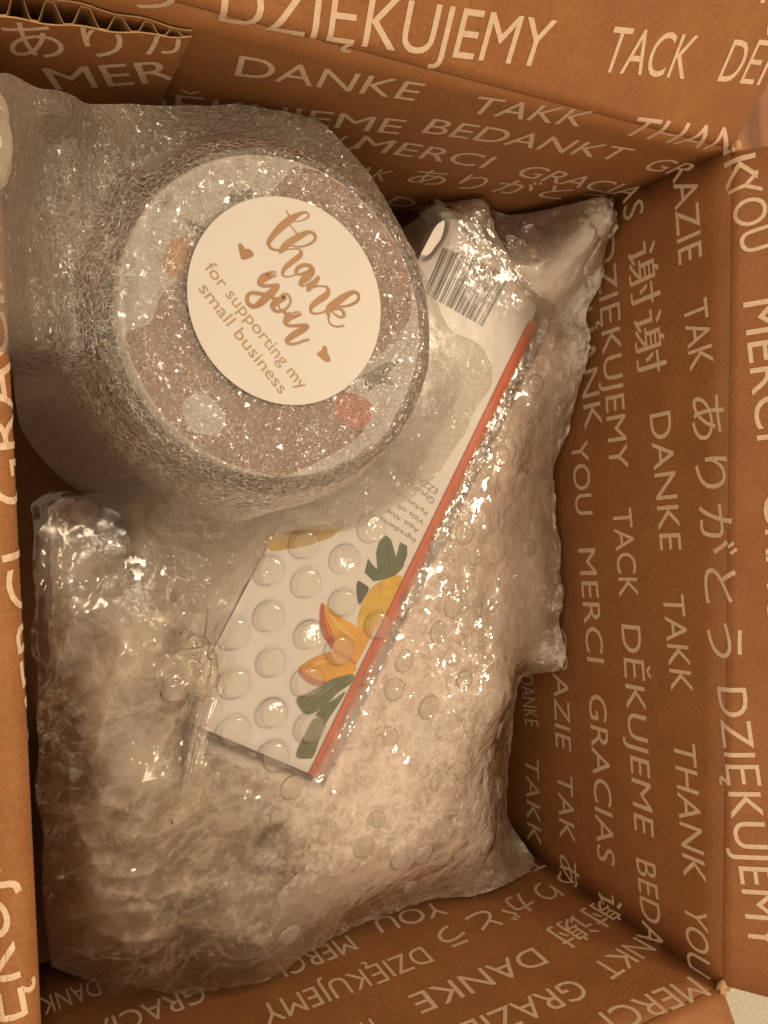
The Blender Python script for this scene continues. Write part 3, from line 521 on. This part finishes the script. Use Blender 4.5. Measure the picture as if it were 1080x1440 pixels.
strip('mango_light', [(99.5, -31.5), (104.5, -29.6), (110, -29.2)], [.1, .8, .2], MHI, .00078, carton)
strip('stalk_light', [(99.5, -45.2), (105.5, -42.2), (111, -39.2)], [.1, .5, .1], flat('pale_sage_print', (.26, .31, .17), .45, .1, 140), .00092, carton)
strip('leaf_vein', [(138.5, 1.5), (136.8, 8), (136.0, 15)], [.28, .2, .1], LEAF_DARK, .0002, carton)
strip('leaf_vein', [(143.6, 5), (143.4, 9.5), (143.9, 13)], [.2, .15, .1], LEAF_DARK, .0002, carton)
strip('stalk_vein', [(98, -45), (105, -43), (112, -39.5), (118, -37.4)], [.2, .3, .3, .2], LEAF, .00094, carton)
strip('stalk_vein', [(98, -63), (103, -55), (108, -49), (113.5, -45.4)], [.2, .3, .3, .2], LEAF, .00088, carton)
# barcode
B0, B1, B2, B3 = [np.array(q) for q in BAR]
W_ = [2, 1, 3, 1, 1, 2, 1, 1, 4, 1, 2, 3, 1, 1, 2, 2, 1, 3, 1, 1, 2, 1, 4, 1, 1, 2, 3, 1, 1, 1, 2, 2, 1, 1, 3, 2, 1, 1, 2, 1, 3, 1, 1, 2, 2, 1, 1, 4, 1, 2, 1, 1, 2]
tot = sum(W_); acc = 0; V = []; F = []
for i, w_ in enumerate(W_):
    u0, u1 = acc / tot, (acc + w_) / tot; acc += w_
    if i % 2: continue
    q = [B0 + (B1 - B0) * u0, B0 + (B1 - B0) * u1, B3 + (B2 - B3) * u1, B3 + (B2 - B3) * u0]
    a = len(V); V += [(x[0] / 1000, x[1] / 1000, ZC + .00012) for x in q]; F.append((a + 3, a + 2, a + 1, a))
mesh_obj('barcode', V, F, BLACK, carton)
# small ingredient print, its foot towards the far end of the carton
i0, i1 = [np.array(q) for q in INGR[:2]]; dl = (i1 - i0) / np.linalg.norm(i1 - i0); up_ = np.array((-dl[1], dl[0])); far = -up_
for r_, (txt, ln, off) in enumerate((('Ingredients:', 20, 0), ('Aqua, Aloe', 17, .6), ('Vitis oil', 14, 0), ('Parfum com', 19, .5), ('Glycerin', 15, 0), ('EZZR 12', 16, .8))):
    st_ = i0 + np.array((uy.x, uy.y)) * (4.2 * r_ + (2 if r_ > 3 else 0)) + dl * off; en = st_ + dl * ln
    bm = layout(txt, st_[0] / 1000, st_[1] / 1000, en[0] / 1000, en[1] / 1000, .0020 if r_ < 4 else .0026); bm.verts.index_update()
    from_bm('printed_line', bm, lambda c: True, lambda co: (co.x, co.y, ZC + .00012), GREY_INK, carton); bm.free()

# ------------------------------------------------------------------ bubble wrap round the carton
wrap = tag(empty('bubble_wrap'), 'large clear bubble wrap folded round the white carton, its milky side along the right wall', 'bubble wrap')
WC = (.125, .0); NA, NR = 620, 170
th, ro, zo = polar_outline(WRAP, WC, NA)
ro = ro * (1 + .010 * np.sin(th * 23) * np.sin(th * 7 + 1) )
inner = []
for a in lin(-.004, CW + .003, 5):
    for b in lin(-.004, CL, 9): v = cpt(a, b, 0); inner.append((v[0], v[1], -.0765))
for b in lin(.0, CL - .01, 8):
    for a_, z_ in ((-.006, -.0776), (-.012, -.0777), (-.019, -.0785)): v = cpt(a_, b, 0); inner.append((v[0], v[1], z_))
for a_ in lin(.0, CW, 4): v = cpt(a_, -.012, 0); inner.append((v[0], v[1], -.078))
for (x, y, z) in ((.19, -.03, -.0835), (.20, .03, -.084), (.221, .07, -.084), (.18, -.09, -.085), (.14, -.13, -.085), (.09, -.13, -.084), (.045, -.11, -.092), (.022, -.06, -.085), (.03, 0, -.075), (.205, -.06, -.087), (.195, -.125, -.092), (.07, .05, -.085), (.12, .10, -.082), (.230, .115, -.083), (.20, .15, -.09)):
    inner.append((x, y, z))
oo = np.array(WRAP) / 1000
ctrl = np.vstack([oo, np.array(inner)])
HW = rbf(ctrl[:, :2] * 10, ctrl[:, 2], 3e-3)
fr_ = np.linspace(.004, 1, NR)
X = WC[0] + fr_[:, None] * ro[None] * np.cos(th)[None]; Y = WC[1] + fr_[:, None] * ro[None] * np.sin(th)[None]
XY = np.stack([X.ravel(), Y.ravel()], 1)
def carton_ab(xy):
    d = xy - np.array((Q[1].x, Q[1].y)); return d @ np.array((ux.x, ux.y)), d @ np.array((uy.x, uy.y))
def sstep(x, a, b): u = np.clip((x - a) / (b - a), 0, 1); return u * u * (3 - 2 * u)
ca_, cb_ = carton_ab(XY)
inside = sstep(ca_, -.007, .001) * sstep(CW - ca_, -.004, .006) * sstep(cb_, -.004, .003) * sstep(CL - cb_, -.004, .004)
face = sstep(ca_, -.0062, -.0038) * sstep(cb_, -.006, -.0005) * (.6 * sstep(CL - cb_, -.003, .004) + .4 * sstep(CL - cb_, .004, .030))
Z = HW(XY * 10)
P3 = np.column_stack([XY, np.zeros(len(XY))])
right = 1 - inside
warpW = P3 + .006 * np.column_stack([vnoise(P3, 60, 161), vnoise(P3, 60, 162), np.zeros(len(P3))])
crum = (vnoise(P3, 105, 1) * .5 + vnoise(P3, 210, 2) * .3 + vnoise(P3, 60, 3) * .7)
Z = Z + right * (.00055 * crum + .0016 * (ridged(warpW, 85, 51) * .6 + ridged(warpW, 180, 52) * .4) * sstep(XY[:, 1], .085, .13)) + inside * .0001 * vnoise(P3, 160, 9)
rim_ = np.repeat(fr_, NA); Z = Z + .0007 * ridged(P3, 300, 8) * sstep(rim_, .93, 1.0)
rest = inside > .5
wz = sstep(inside, .15, .9); Z = Z * (1 - wz) + wz * (ZC + .0024 + (Z - ZC - .0024) * .2)
def layers_at():
    milky = .64 + .08 * vnoise(P3, 45, 21) + .08 * vnoise(P3, 170, 22) + .16 * np.clip(ridged(warpW, 95, 24), 0, 1) ** 4
    lay = milky * (1 - face) + face * .03
    leftlow = sstep(.10 - XY[:, 0] + (-.06 - XY[:, 1]) * .5, 0, .05) * (1 - face)
    lay = lay * (1 - .42 * leftlow)
    edge_ = sstep(rim_, .80, .97) * (.36) 
    return np.clip(lay - edge_ * (1 - face), .02, .97)
def add_attr(o, name, arr):
    a = o.data.attributes.new(name, 'FLOAT', 'POINT'); a.data.foreach_set('value', np.asarray(arr, np.float32))
FILM = mat_film('bubble_film', None, (.87, .745, .65), .16, 1.5, ((85, 2, .5, .005), (240, 2, .35, .0016)), .8, ((170, .55, .13, 1.3, .014), (330, .60, .11, 1.9, .009), (600, .62, .12, 1.5, .005)), facing=.06, wisps=((50, 2.5, 7, .07), (110, 2, 7, .05)))  # pink-peach base colour has light bounced off the cardboard put into it
CLEARF = mat_film('clear_film', .05, (.84, .80, .75), .07, 1.45, ((120, 3, .45, .002), (420, 2, .5, .0009)), .75)
LL = sstep(.10 - XY[:, 0] + (-.06 - XY[:, 1]) * .5, 0, .05)
inn_ = np.column_stack([np.array(WC)[None] + (XY - np.array(WC)[None]) * .955, Z - .0045])
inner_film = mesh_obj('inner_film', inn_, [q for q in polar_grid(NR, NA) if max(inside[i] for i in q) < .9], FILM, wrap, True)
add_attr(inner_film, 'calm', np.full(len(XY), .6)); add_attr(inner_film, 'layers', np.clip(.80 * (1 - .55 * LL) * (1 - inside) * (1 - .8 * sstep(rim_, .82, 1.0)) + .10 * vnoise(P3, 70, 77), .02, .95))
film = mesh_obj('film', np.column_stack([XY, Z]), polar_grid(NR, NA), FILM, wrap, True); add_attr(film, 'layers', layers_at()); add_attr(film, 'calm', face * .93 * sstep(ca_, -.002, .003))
# air bubbles standing on the carton face, one shared mesh
BV = [(0, 0, .0011)]; BF = []
NB = 14
for ri, (r_, z_) in enumerate(((.0040, .00108), (.0049, .00098), (.0057, .0006), (.0061, .0))):
    for j in range(NB): a = j / NB * 2 * math.pi; BV.append((r_ * math.cos(a), r_ * math.sin(a), z_))
for j in range(NB): BF.append((0, 1 + j, 1 + (j + 1) % NB))
for ri in (0, 1, 2):
    for j in range(NB):
        a = 1 + ri * NB; BF.append((a + j, a + NB + j, a + NB + (j + 1) % NB, a + (j + 1) % NB))
bub = bpy.data.meshes.new('bubble'); bub.from_pydata(BV, [], BF); bub.polygons.foreach_set('use_smooth', [True] * len(bub.polygons)); 
BUBM = mat_film('bubble_skin', 0.13, (.93, .88, .80), .07, 1.4, ((300, 2, .30, .0006),), .9, ((330, .42, .06, .55, .005),), facing=.03)
bub.materials.append(BUBM)
bub2 = bub.copy(); bub2.materials.clear()
bub2.materials.append(mat_film('bubble_skin_loose', .30, (.93, .81, .69), .12, 1.45, ((200, 2, .7, .0022), (500, 2, .5, .0010)), .5, ((380, .75, .10, .55, .006),), facing=.0))
FC0 = (.0698, .0885)
for i, (x, y) in enumerate(BUBS[:15] + BUBS[16:20]):
    o = link(bpy.data.objects.new('bubble', bub), wrap)
    o.location = (x / 1000, y / 1000, ZC + .0024); s_ = random.uniform(.9, 1.06)
    o.scale = (s_ * random.uniform(.94, 1.06), s_, random.uniform(.7, 1.15)); o.rotation_euler = (random.uniform(-.10, .03), random.uniform(-.03, .08), 0) if i not in (3, 6, 7) else (-.225, .09, 0)
# the same bubbles, squashed and half hidden, over the rest of the sheet
cnt = 0; pr = .0122
for iu in range(-14, 22):
    for iv in range(-10, 30):
        a = iu * pr * .866 - .004; b = iv * pr + (iu % 2) * pr / 2
        v = cpt(a + random.uniform(-.001, .001), b + random.uniform(-.001, .001), 0); q = np.array(v[:2])
        if -.009 < a < CW + .004 and -.004 < b < CL + .002: continue
        dd = np.linalg.norm(XY - q, axis=1); k = int(np.argmin(dd))
        if dd[k] > .0025 or rim_[k] > .93 or (q[0] < .072 and q[1] < .03) or math.hypot(q[0] - FC0[0], q[1] - FC0[1]) < .062: continue
        if cnt >= 265 or random.random() < .72: continue
        e = .004; hx, h0, hy = HW(np.array([[q[0] + e, q[1]], q, [q[0], q[1] + e]]) * 10)
        nrm = Vector((-(hx - h0) / e, -(hy - h0) / e, 1)).normalized()
        o = link(bpy.data.objects.new('bubble', bub2), wrap); cnt += 1
        nrm = (nrm + Vector((random.uniform(-.14, .14), random.uniform(-.14, .14), 0))).normalized()
        o.rotation_mode = 'QUATERNION'; o.rotation_quaternion = nrm.to_track_quat('Z', 'Y')
        o.location = Vector((q[0], q[1], Z[k])) - nrm * .0003; s_ = random.uniform(.72, .92); o.scale = (s_ * random.uniform(.85, 1.1), s_, random.uniform(.5, 1.1))
# crumpled ear of film standing up in the far right corner, and a knot where the sheet is twisted shut
def lump(name, c, r, seed, mat, parent, amp=.55, lay=.3, rough=1.0):
    bm = bmesh.new(); bmesh.ops.create_icosphere(bm, subdivisions=5, radius=1)
    P_ = np.array([v.co[:] for v in bm.verts]); d = .62 + amp * (vnoise(P_, 1.3, seed) * .5 + ridged(P_, 2.2, seed + 1) * .38 * rough + vnoise(P_, 5, seed + 2) * .14 * rough)
    for v, q in zip(bm.verts, d): v.co = Vector((v.co.x * q * r[0], v.co.y * q * r[1], v.co.z * q * r[2]))
    me = bpy.data.meshes.new(name); bm.to_mesh(me); bm.free(); me.polygons.foreach_set('use_smooth', [True] * len(me.polygons)); me.materials.append(mat)
    o = link(bpy.data.objects.new(name, me), parent); o.location = c; add_attr(o, 'layers', [lay] * len(me.vertices)); return o
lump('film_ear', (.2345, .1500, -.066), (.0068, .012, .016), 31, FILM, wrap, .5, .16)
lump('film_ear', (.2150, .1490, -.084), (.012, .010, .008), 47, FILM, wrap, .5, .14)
lump('film_fold', (.203, .137, -.080), (.009, .010, .0050), 53, CLEARF, wrap, .6, .05)
lump('film_fold', (.172, .152, -.090), (.016, .010, .008), 59, CLEARF, wrap, .6, .05)

# ------------------------------------------------------------------ crumpled loose end of the film, lower left
TC = (.045, -.075); NA2, NR2 = 420, 150
th2, ro2, zo2 = polar_outline(TAIL, TC, NA2)
ro2 = ro2 * (1 + .03 * np.sin(th2 * 17 + 1) * np.sin(th2 * 6))
f2 = np.linspace(.01, 1, NR2)
X2 = TC[0] + f2[:, None] * ro2[None] * np.cos(th2)[None]; Y2 = TC[1] + f2[:, None] * ro2[None] * np.sin(th2)[None]
XY2 = np.stack([X2.ravel(), Y2.ravel()], 1); P2 = np.column_stack([XY2, np.zeros(len(XY2))])
inn = [(.03, -.02, -.062), (.035, -.06, -.068), (.03, -.1, -.078), (.05, -.12, -.086), (.045, -.09, -.078), (.03, -.135, -.09), (.05, -.015, -.066), (.05, -.06, -.071)]
c2 = np.vstack([np.array(TAIL) / 1000, np.array(inn)])
HT = rbf(c2[:, :2] * 10, c2[:, 2], 3e-3)
def ridge_field(xy):
    out = np.zeros(len(xy))
    for r_ in RIDGES:
        c = catmull(r_, 10) / 1000
        d = np.min(np.linalg.norm(xy[:, None] - c[None], axis=2), axis=1)
        out = np.maximum(out, np.exp(-(d / .0022) ** 1.3))
    return out
lay_rim = np.repeat(f2, NA2)
warp = P2 + .006 * np.column_stack([vnoise(P2, 50, 61), vnoise(P2, 50, 62), np.zeros(len(P2))])
CRUMP = mat_film('crumpled_film', None, (.80, .67, .53), .20, 1.45, ((300, 2, .3, .0010),), .38, ((120, .6, .14, .8, .020), (260, .7, .12, .9, .012)), (.99, .97, .94), .05, ((26, 1.6, 9, .20), (62, 1.2, 10, .08)))
for lev, (dz, amp, sd, lay) in enumerate(((.0, 1.0, 70, .15), (-.0035, .8, 90, .16))):
    Zt = HT(XY2 * 10) + dz + .003 + .0010 * ridge_field(XY2) * (1 if lev == 0 else .2)
    Zt = Zt + amp * (.0016 * vnoise(P2, 40, sd) + .0009 * ridged(warp, 60, sd + 1) + .00025 * vnoise(P2, 190, sd + 2))
    o = mesh_obj('crumpled_film', np.column_stack([XY2, Zt]), polar_grid(NR2, NA2),
                 CRUMP, wrap, True)
    w2 = P2 + .012 * np.column_stack([vnoise(P2, 34, sd + 31), vnoise(P2, 34, sd + 32), np.zeros(len(P2))]) + .003 * np.column_stack([vnoise(P2, 130, sd + 33), vnoise(P2, 130, sd + 34), np.zeros(len(P2))])
    wisp = np.clip(ridged(w2, 60, sd + 40), 0, 1) ** 12 + .7 * np.clip(ridged(w2, 130, sd + 41), 0, 1) ** 10
    L_ = lay - .04 + .12 * vnoise(P2, 60, sd + 5) + .12 * ridge_field(XY2) + .10 * wisp - .36 * sstep(lay_rim, .55, 1.0)
    add_attr(o, 'layers', np.clip(L_ * (1 - .5 * sstep(lay_rim, .6, 1.0)), .0, .9)); add_attr(o, 'calm', sstep(lay_rim, .75, 1.0))
lump('twisted_knot', (.0515, -.021, -.064), (.0150, .0170, .006), 77, CRUMP, wrap, .35, .12)

# ------------------------------------------------------------------ round tin under the foam
FC = (.0698, .0885); ZL = -.0148
tin = tag(empty('round_tin'), 'round white tin with terracotta leaf print on its lid, wrapped in foam', 'tin')
def disc(name, r, z0, z1, mat, parent, n=96, bev=.0012):
    prof = [(0, z1), (r - bev, z1), (r - bev * .3, z1 - bev * .3), (r, z1 - bev), (r, z0)]
    V = [(FC[0], FC[1], z1)]; F = []
    for (q, z) in prof[1:]:
        for j in range(n): a = j / n * 2 * math.pi; V.append((FC[0] + q * math.cos(a), FC[1] + q * math.sin(a), z))
    for j in range(n): F.append((0, 1 + j, 1 + (j + 1) % n))
    for i in range(len(prof) - 2):
        for j in range(n): a = 1 + i * n; F.append((a + j, a + n + j, a + n + (j + 1) % n, a + (j + 1) % n))
    return mesh_obj(name, V, F, mat, parent, True)
lid = disc('lid', .0448, -.024, ZL, TIN_WHITE, tin); disc('body', .0432, -.072, -.0242, TIN_SIDE, tin)
R2 = .0440
def clipd(pts):
    out = []
    for x, y in pts:
        dx, dy = x / 1000 - FC[0], y / 1000 - FC[1]; d = math.hypot(dx, dy); k = min(1, R2 / d); out.append(((FC[0] + dx * k) * 1000, (FC[1] + dy * k) * 1000))
    return out
for nm, key, m_, lf in (('terracotta_print', 'pink1', PINK, .00012), ('terracotta_print', 'pink2', PINK, .00012), ('white_spot', 'oval', TIN_WHITE, .00024), ('peach_print', 'orange', PEACH, .00024), ('coral_print', 'red', CORAL, .00024), ('leaf_print', 'green', LEAF, .00036), ('leaf_print', 'green2', LEAF, .00036), ('leaf_print', 'green3', LEAF, .00036)):
    printed(nm, clipd(LID[key]), m_, lf, lid, ZL, rnd=key in ('oval', 'orange', 'red', 'pink2'))

# ------------------------------------------------------------------ foam sheet wrapped over the tin, sticker on top
foam = tag(empty('foam_wrap'), 'glittering foam sheet wrapped round the tin, with a round thank you sticker on top', 'foam wrap')
NA3, NR3 = 640, 190
th3, ro3, zo3 = polar_outline(FOAM_O, FC, NA3)
k_ = np.ones(9) / 9; ext = np.concatenate([ro3[-4:], ro3, ro3[:4]]); ro3 = .5 * ro3 + .5 * np.convolve(ext, k_, 'valid')
ext = np.concatenate([zo3[-4:], zo3, zo3[:4]]); zo3 = np.convolve(ext, k_, 'valid')
high = sstep(zo3, -.03, -.008)                                     # directions in which the sheet runs up over the rim
rng_ = np.linspace(0, 1, NR3)
RR = np.zeros((NR3, NA3)); ZZ = np.zeros((NR3, NA3)); BODY = np.zeros((NR3, NA3))
for j in range(NA3):
    R_o, z_o, h = ro3[j], zo3[j], high[j]
    ad = math.degrees(math.atan2(math.sin(th3[j]), math.cos(th3[j]))); cv = float(sstep(np.array(ad), -179, -166) * (1 - sstep(np.array(ad), -128, -119)))
    ct = float(sstep(np.array(ad), 8, 24) * (1 - sstep(np.array(ad), 118, 150))); z_o -= .012 * cv
    r3 = min(.0545, R_o * .86); z3 = -.030 * (1 - h) + -.020 * h
    r4 = r3 + (R_o - r3) * (.14 + .36 * h); z4 = z3 + (z_o - z3) * ((.62 - .46 * cv - .34 * ct) * (1 - h) + .35 * h)
    r5 = r3 + (R_o - r3) * (.45 + .25 * h); z5 = z3 + (z_o - z3) * ((.86 - .42 * cv - .26 * ct) * (1 - h) + .75 * h)
    kr = [0, .040, .0455, min(.0495, R_o * .8), r3, r4, r5, R_o]; kz = [-.0118, -.0122, -.0130, -.0168, z3, z4, z5, z_o]
    ks = [0, .33, .42, .50, .60, .70, .83, 1]
    RR[:, j] = np.interp(rng_, ks, kr); ZZ[:, j] = np.interp(rng_, ks, kz); BODY[:, j] = np.interp(rng_, ks, [0, 0, .25, .7, 1, 1, 1, 1])
for _ in range(3):                                                 # soften the folds of the profile
    ZZ[1:-1] = .25 * ZZ[:-2] + .5 * ZZ[1:-1] + .25 * ZZ[2:]; RR[1:-1] = .25 * RR[:-2] + .5 * RR[1:-1] + .25 * RR[2:]
X3 = FC[0] + RR * np.cos(th3)[None]; Y3 = FC[1] + RR * np.sin(th3)[None]
P3f = np.stack([X3.ravel(), Y3.ravel(), ZZ.ravel()], 1); body_ = BODY.ravel()
TH3 = np.tile(th3, NR3)
wr = np.column_stack([np.cos(TH3) * .05, np.sin(TH3) * .05, P3f[:, 2] * .35])   # wrinkles that run down the side
disp = body_ * (.0012 * vnoise(wr, 110, 5) + .0005 * vnoise(wr, 210, 6) + .0012 * vnoise(P3f, 55, 7) + .0002 * vnoise(P3f, 260, 8)) + .00016 * vnoise(P3f, 240, 9) + .00008 * vnoise(P3f, 700, 10)
lanes = sstep(np.tile(high, NR3), .3, .9) * body_                  # soft lengthwise folds of the gathered end on the left
skw = sstep(np.degrees(np.arctan2(np.sin(TH3), np.cos(TH3))), -122, -112) * (1 - sstep(np.degrees(np.arctan2(np.sin(TH3), np.cos(TH3))), 5, 10)) * sstep(np.repeat(rng_, NA3), .62, .75)
disp = disp + skw * (.0016 * vnoise(P3f, 45, 41) + .0011 * ridged(wr, 95, 42) + .0004 * ridged(P3f, 190, 43))
disp = disp + lanes * .0022 * np.sin((P3f[:, 0] * 1000 + 4 * np.sin(P3f[:, 1] * 60)) * .42)
P3f[:, 2] += disp
fo_ = mesh_obj('sheet', P3f, polar_grid(NR3, NA3), FOAM, foam, True)
RRf = RR.ravel()
adg = np.degrees(np.arctan2(np.sin(TH3), np.cos(TH3))); CT = sstep(adg, 8, 24) * (1 - sstep(adg, 118, 150))
lay = np.interp(body_, [0, .25, .7, 1], [.07, .08, .20, .52]) + .06 * vnoise(P3f, 60, 12) * body_
far_ = sstep(np.repeat(rng_, NA3), .66, .8)
gl = np.interp(np.repeat(rng_, NA3), [0, .4, .5, .62, .74, 1], [1.45, 1.45, 1.5, 1.1, .22, .14]) + lanes * .10
gl = gl + .42 * sstep(adg, -122, -112) * (1 - sstep(adg, 5, 10)) * sstep(body_, .6, 1)
gl = gl + CT * np.clip(.85 - gl, 0, 1) * .8; SK = sstep(adg, -122, -112) * (1 - sstep(adg, 5, 10)); lay = lay - .02 * SK * sstep(body_, .6, 1); CVV = sstep(adg, -179, -166) * (1 - sstep(adg, -128, -119)); lay = lay - CT * .16 * sstep(body_, .6, 1) - CVV * .24 * sstep(body_, .6, 1)  # CVV: opacity cut on the lower-left side, standing in for its shade
add_attr(fo_, 'layers', np.clip(lay + far_ * .05 - .22 * lanes, 0, .95)); add_attr(fo_, 'gloss', gl)  # left end made more see-through, darkening it as if shaded
# gathered end of the sheet lying over the left rim
lump_o = lump('gathered_end', (-.0035, .116, .0065), (.0085, .020, .0065), 83, FOAM, foam, .25, .8, .2)
add_attr(lump_o, 'gloss', [.3] * len(lump_o.data.vertices))

# sticker
ZS = -.0112
sx = np.array(STKO); SCX = ((sx[0][0] + sx[1][0]) / 2000, (sx[2][1] + sx[3][1]) / 2000); SR = .0285
stc = link(bpy.data.objects.new('sticker', None), foam)
n = 120; V = [(SCX[0], SCX[1], ZS)]; F = []
for rq, z in ((SR - .0002, ZS), (SR, ZS - .0001), (SR, ZS - .00035)):
    for j in range(n): a = j / n * 2 * math.pi; V.append((SCX[0] + rq * math.cos(a), SCX[1] + rq * math.sin(a), z))
for j in range(n): F.append((0, 1 + j, 1 + (j + 1) % n))
for i in range(2):
    for j in range(n): a = 1 + i * n; F.append((a + j, a + n + j, a + n + (j + 1) % n, a + (j + 1) % n))
mesh_obj('paper_disc', V, F, STICKER, stc)
for i, s_ in enumerate(STROKES):
    c = catmull(s_, 8); V = []; F = []; z = ZS + .00006 + .00007 * (i % 3)
    m = len(c)
    for q in range(m):
        d = c[min(q + 1, m - 1)][:2] - c[max(q - 1, 0)][:2]; d = d / (np.linalg.norm(d) + 1e-9); nn = np.array((-d[1], d[0]))
        w_ = c[q][2] / 2 * 1.06 
        for sg in (1, -1):
            p_ = c[q][:2] + nn * w_ * sg; V.append((p_[0] / 1000, p_[1] / 1000, z + .00006 * q / m))
    for q in range(m - 1): F.append((2 * q, 2 * q + 1, 2 * q + 3, 2 * q + 2))
    for q in (0, m - 1):                                          # round brush ends
        b0 = len(V); w_ = c[q][2] / 2 * 1.06
        for k in range(10): a = k / 10 * 2 * math.pi; V.append(((c[q][0] + w_ * math.cos(a)) / 1000, (c[q][1] + w_ * math.sin(a)) / 1000, z + .000064))
        F.append(tuple(range(b0, b0 + 10)))
    mesh_obj('brush_stroke', V, F, FOIL, stc)
for h in HEARTS: printed('heart', h, FOIL, .00008, stc, ZS)
for (txt, a, b) in SMALL:
    bm = layout(txt, a[0] / 1000, a[1] / 1000, b[0] / 1000, b[1] / 1000, .00335); bm.verts.index_update()
    from_bm('printed_line', bm, lambda c: True, lambda co: (co.x, co.y, ZS + .00008), THIN_INK, stc); bm.free()
bpy.data.objects.remove(fo)
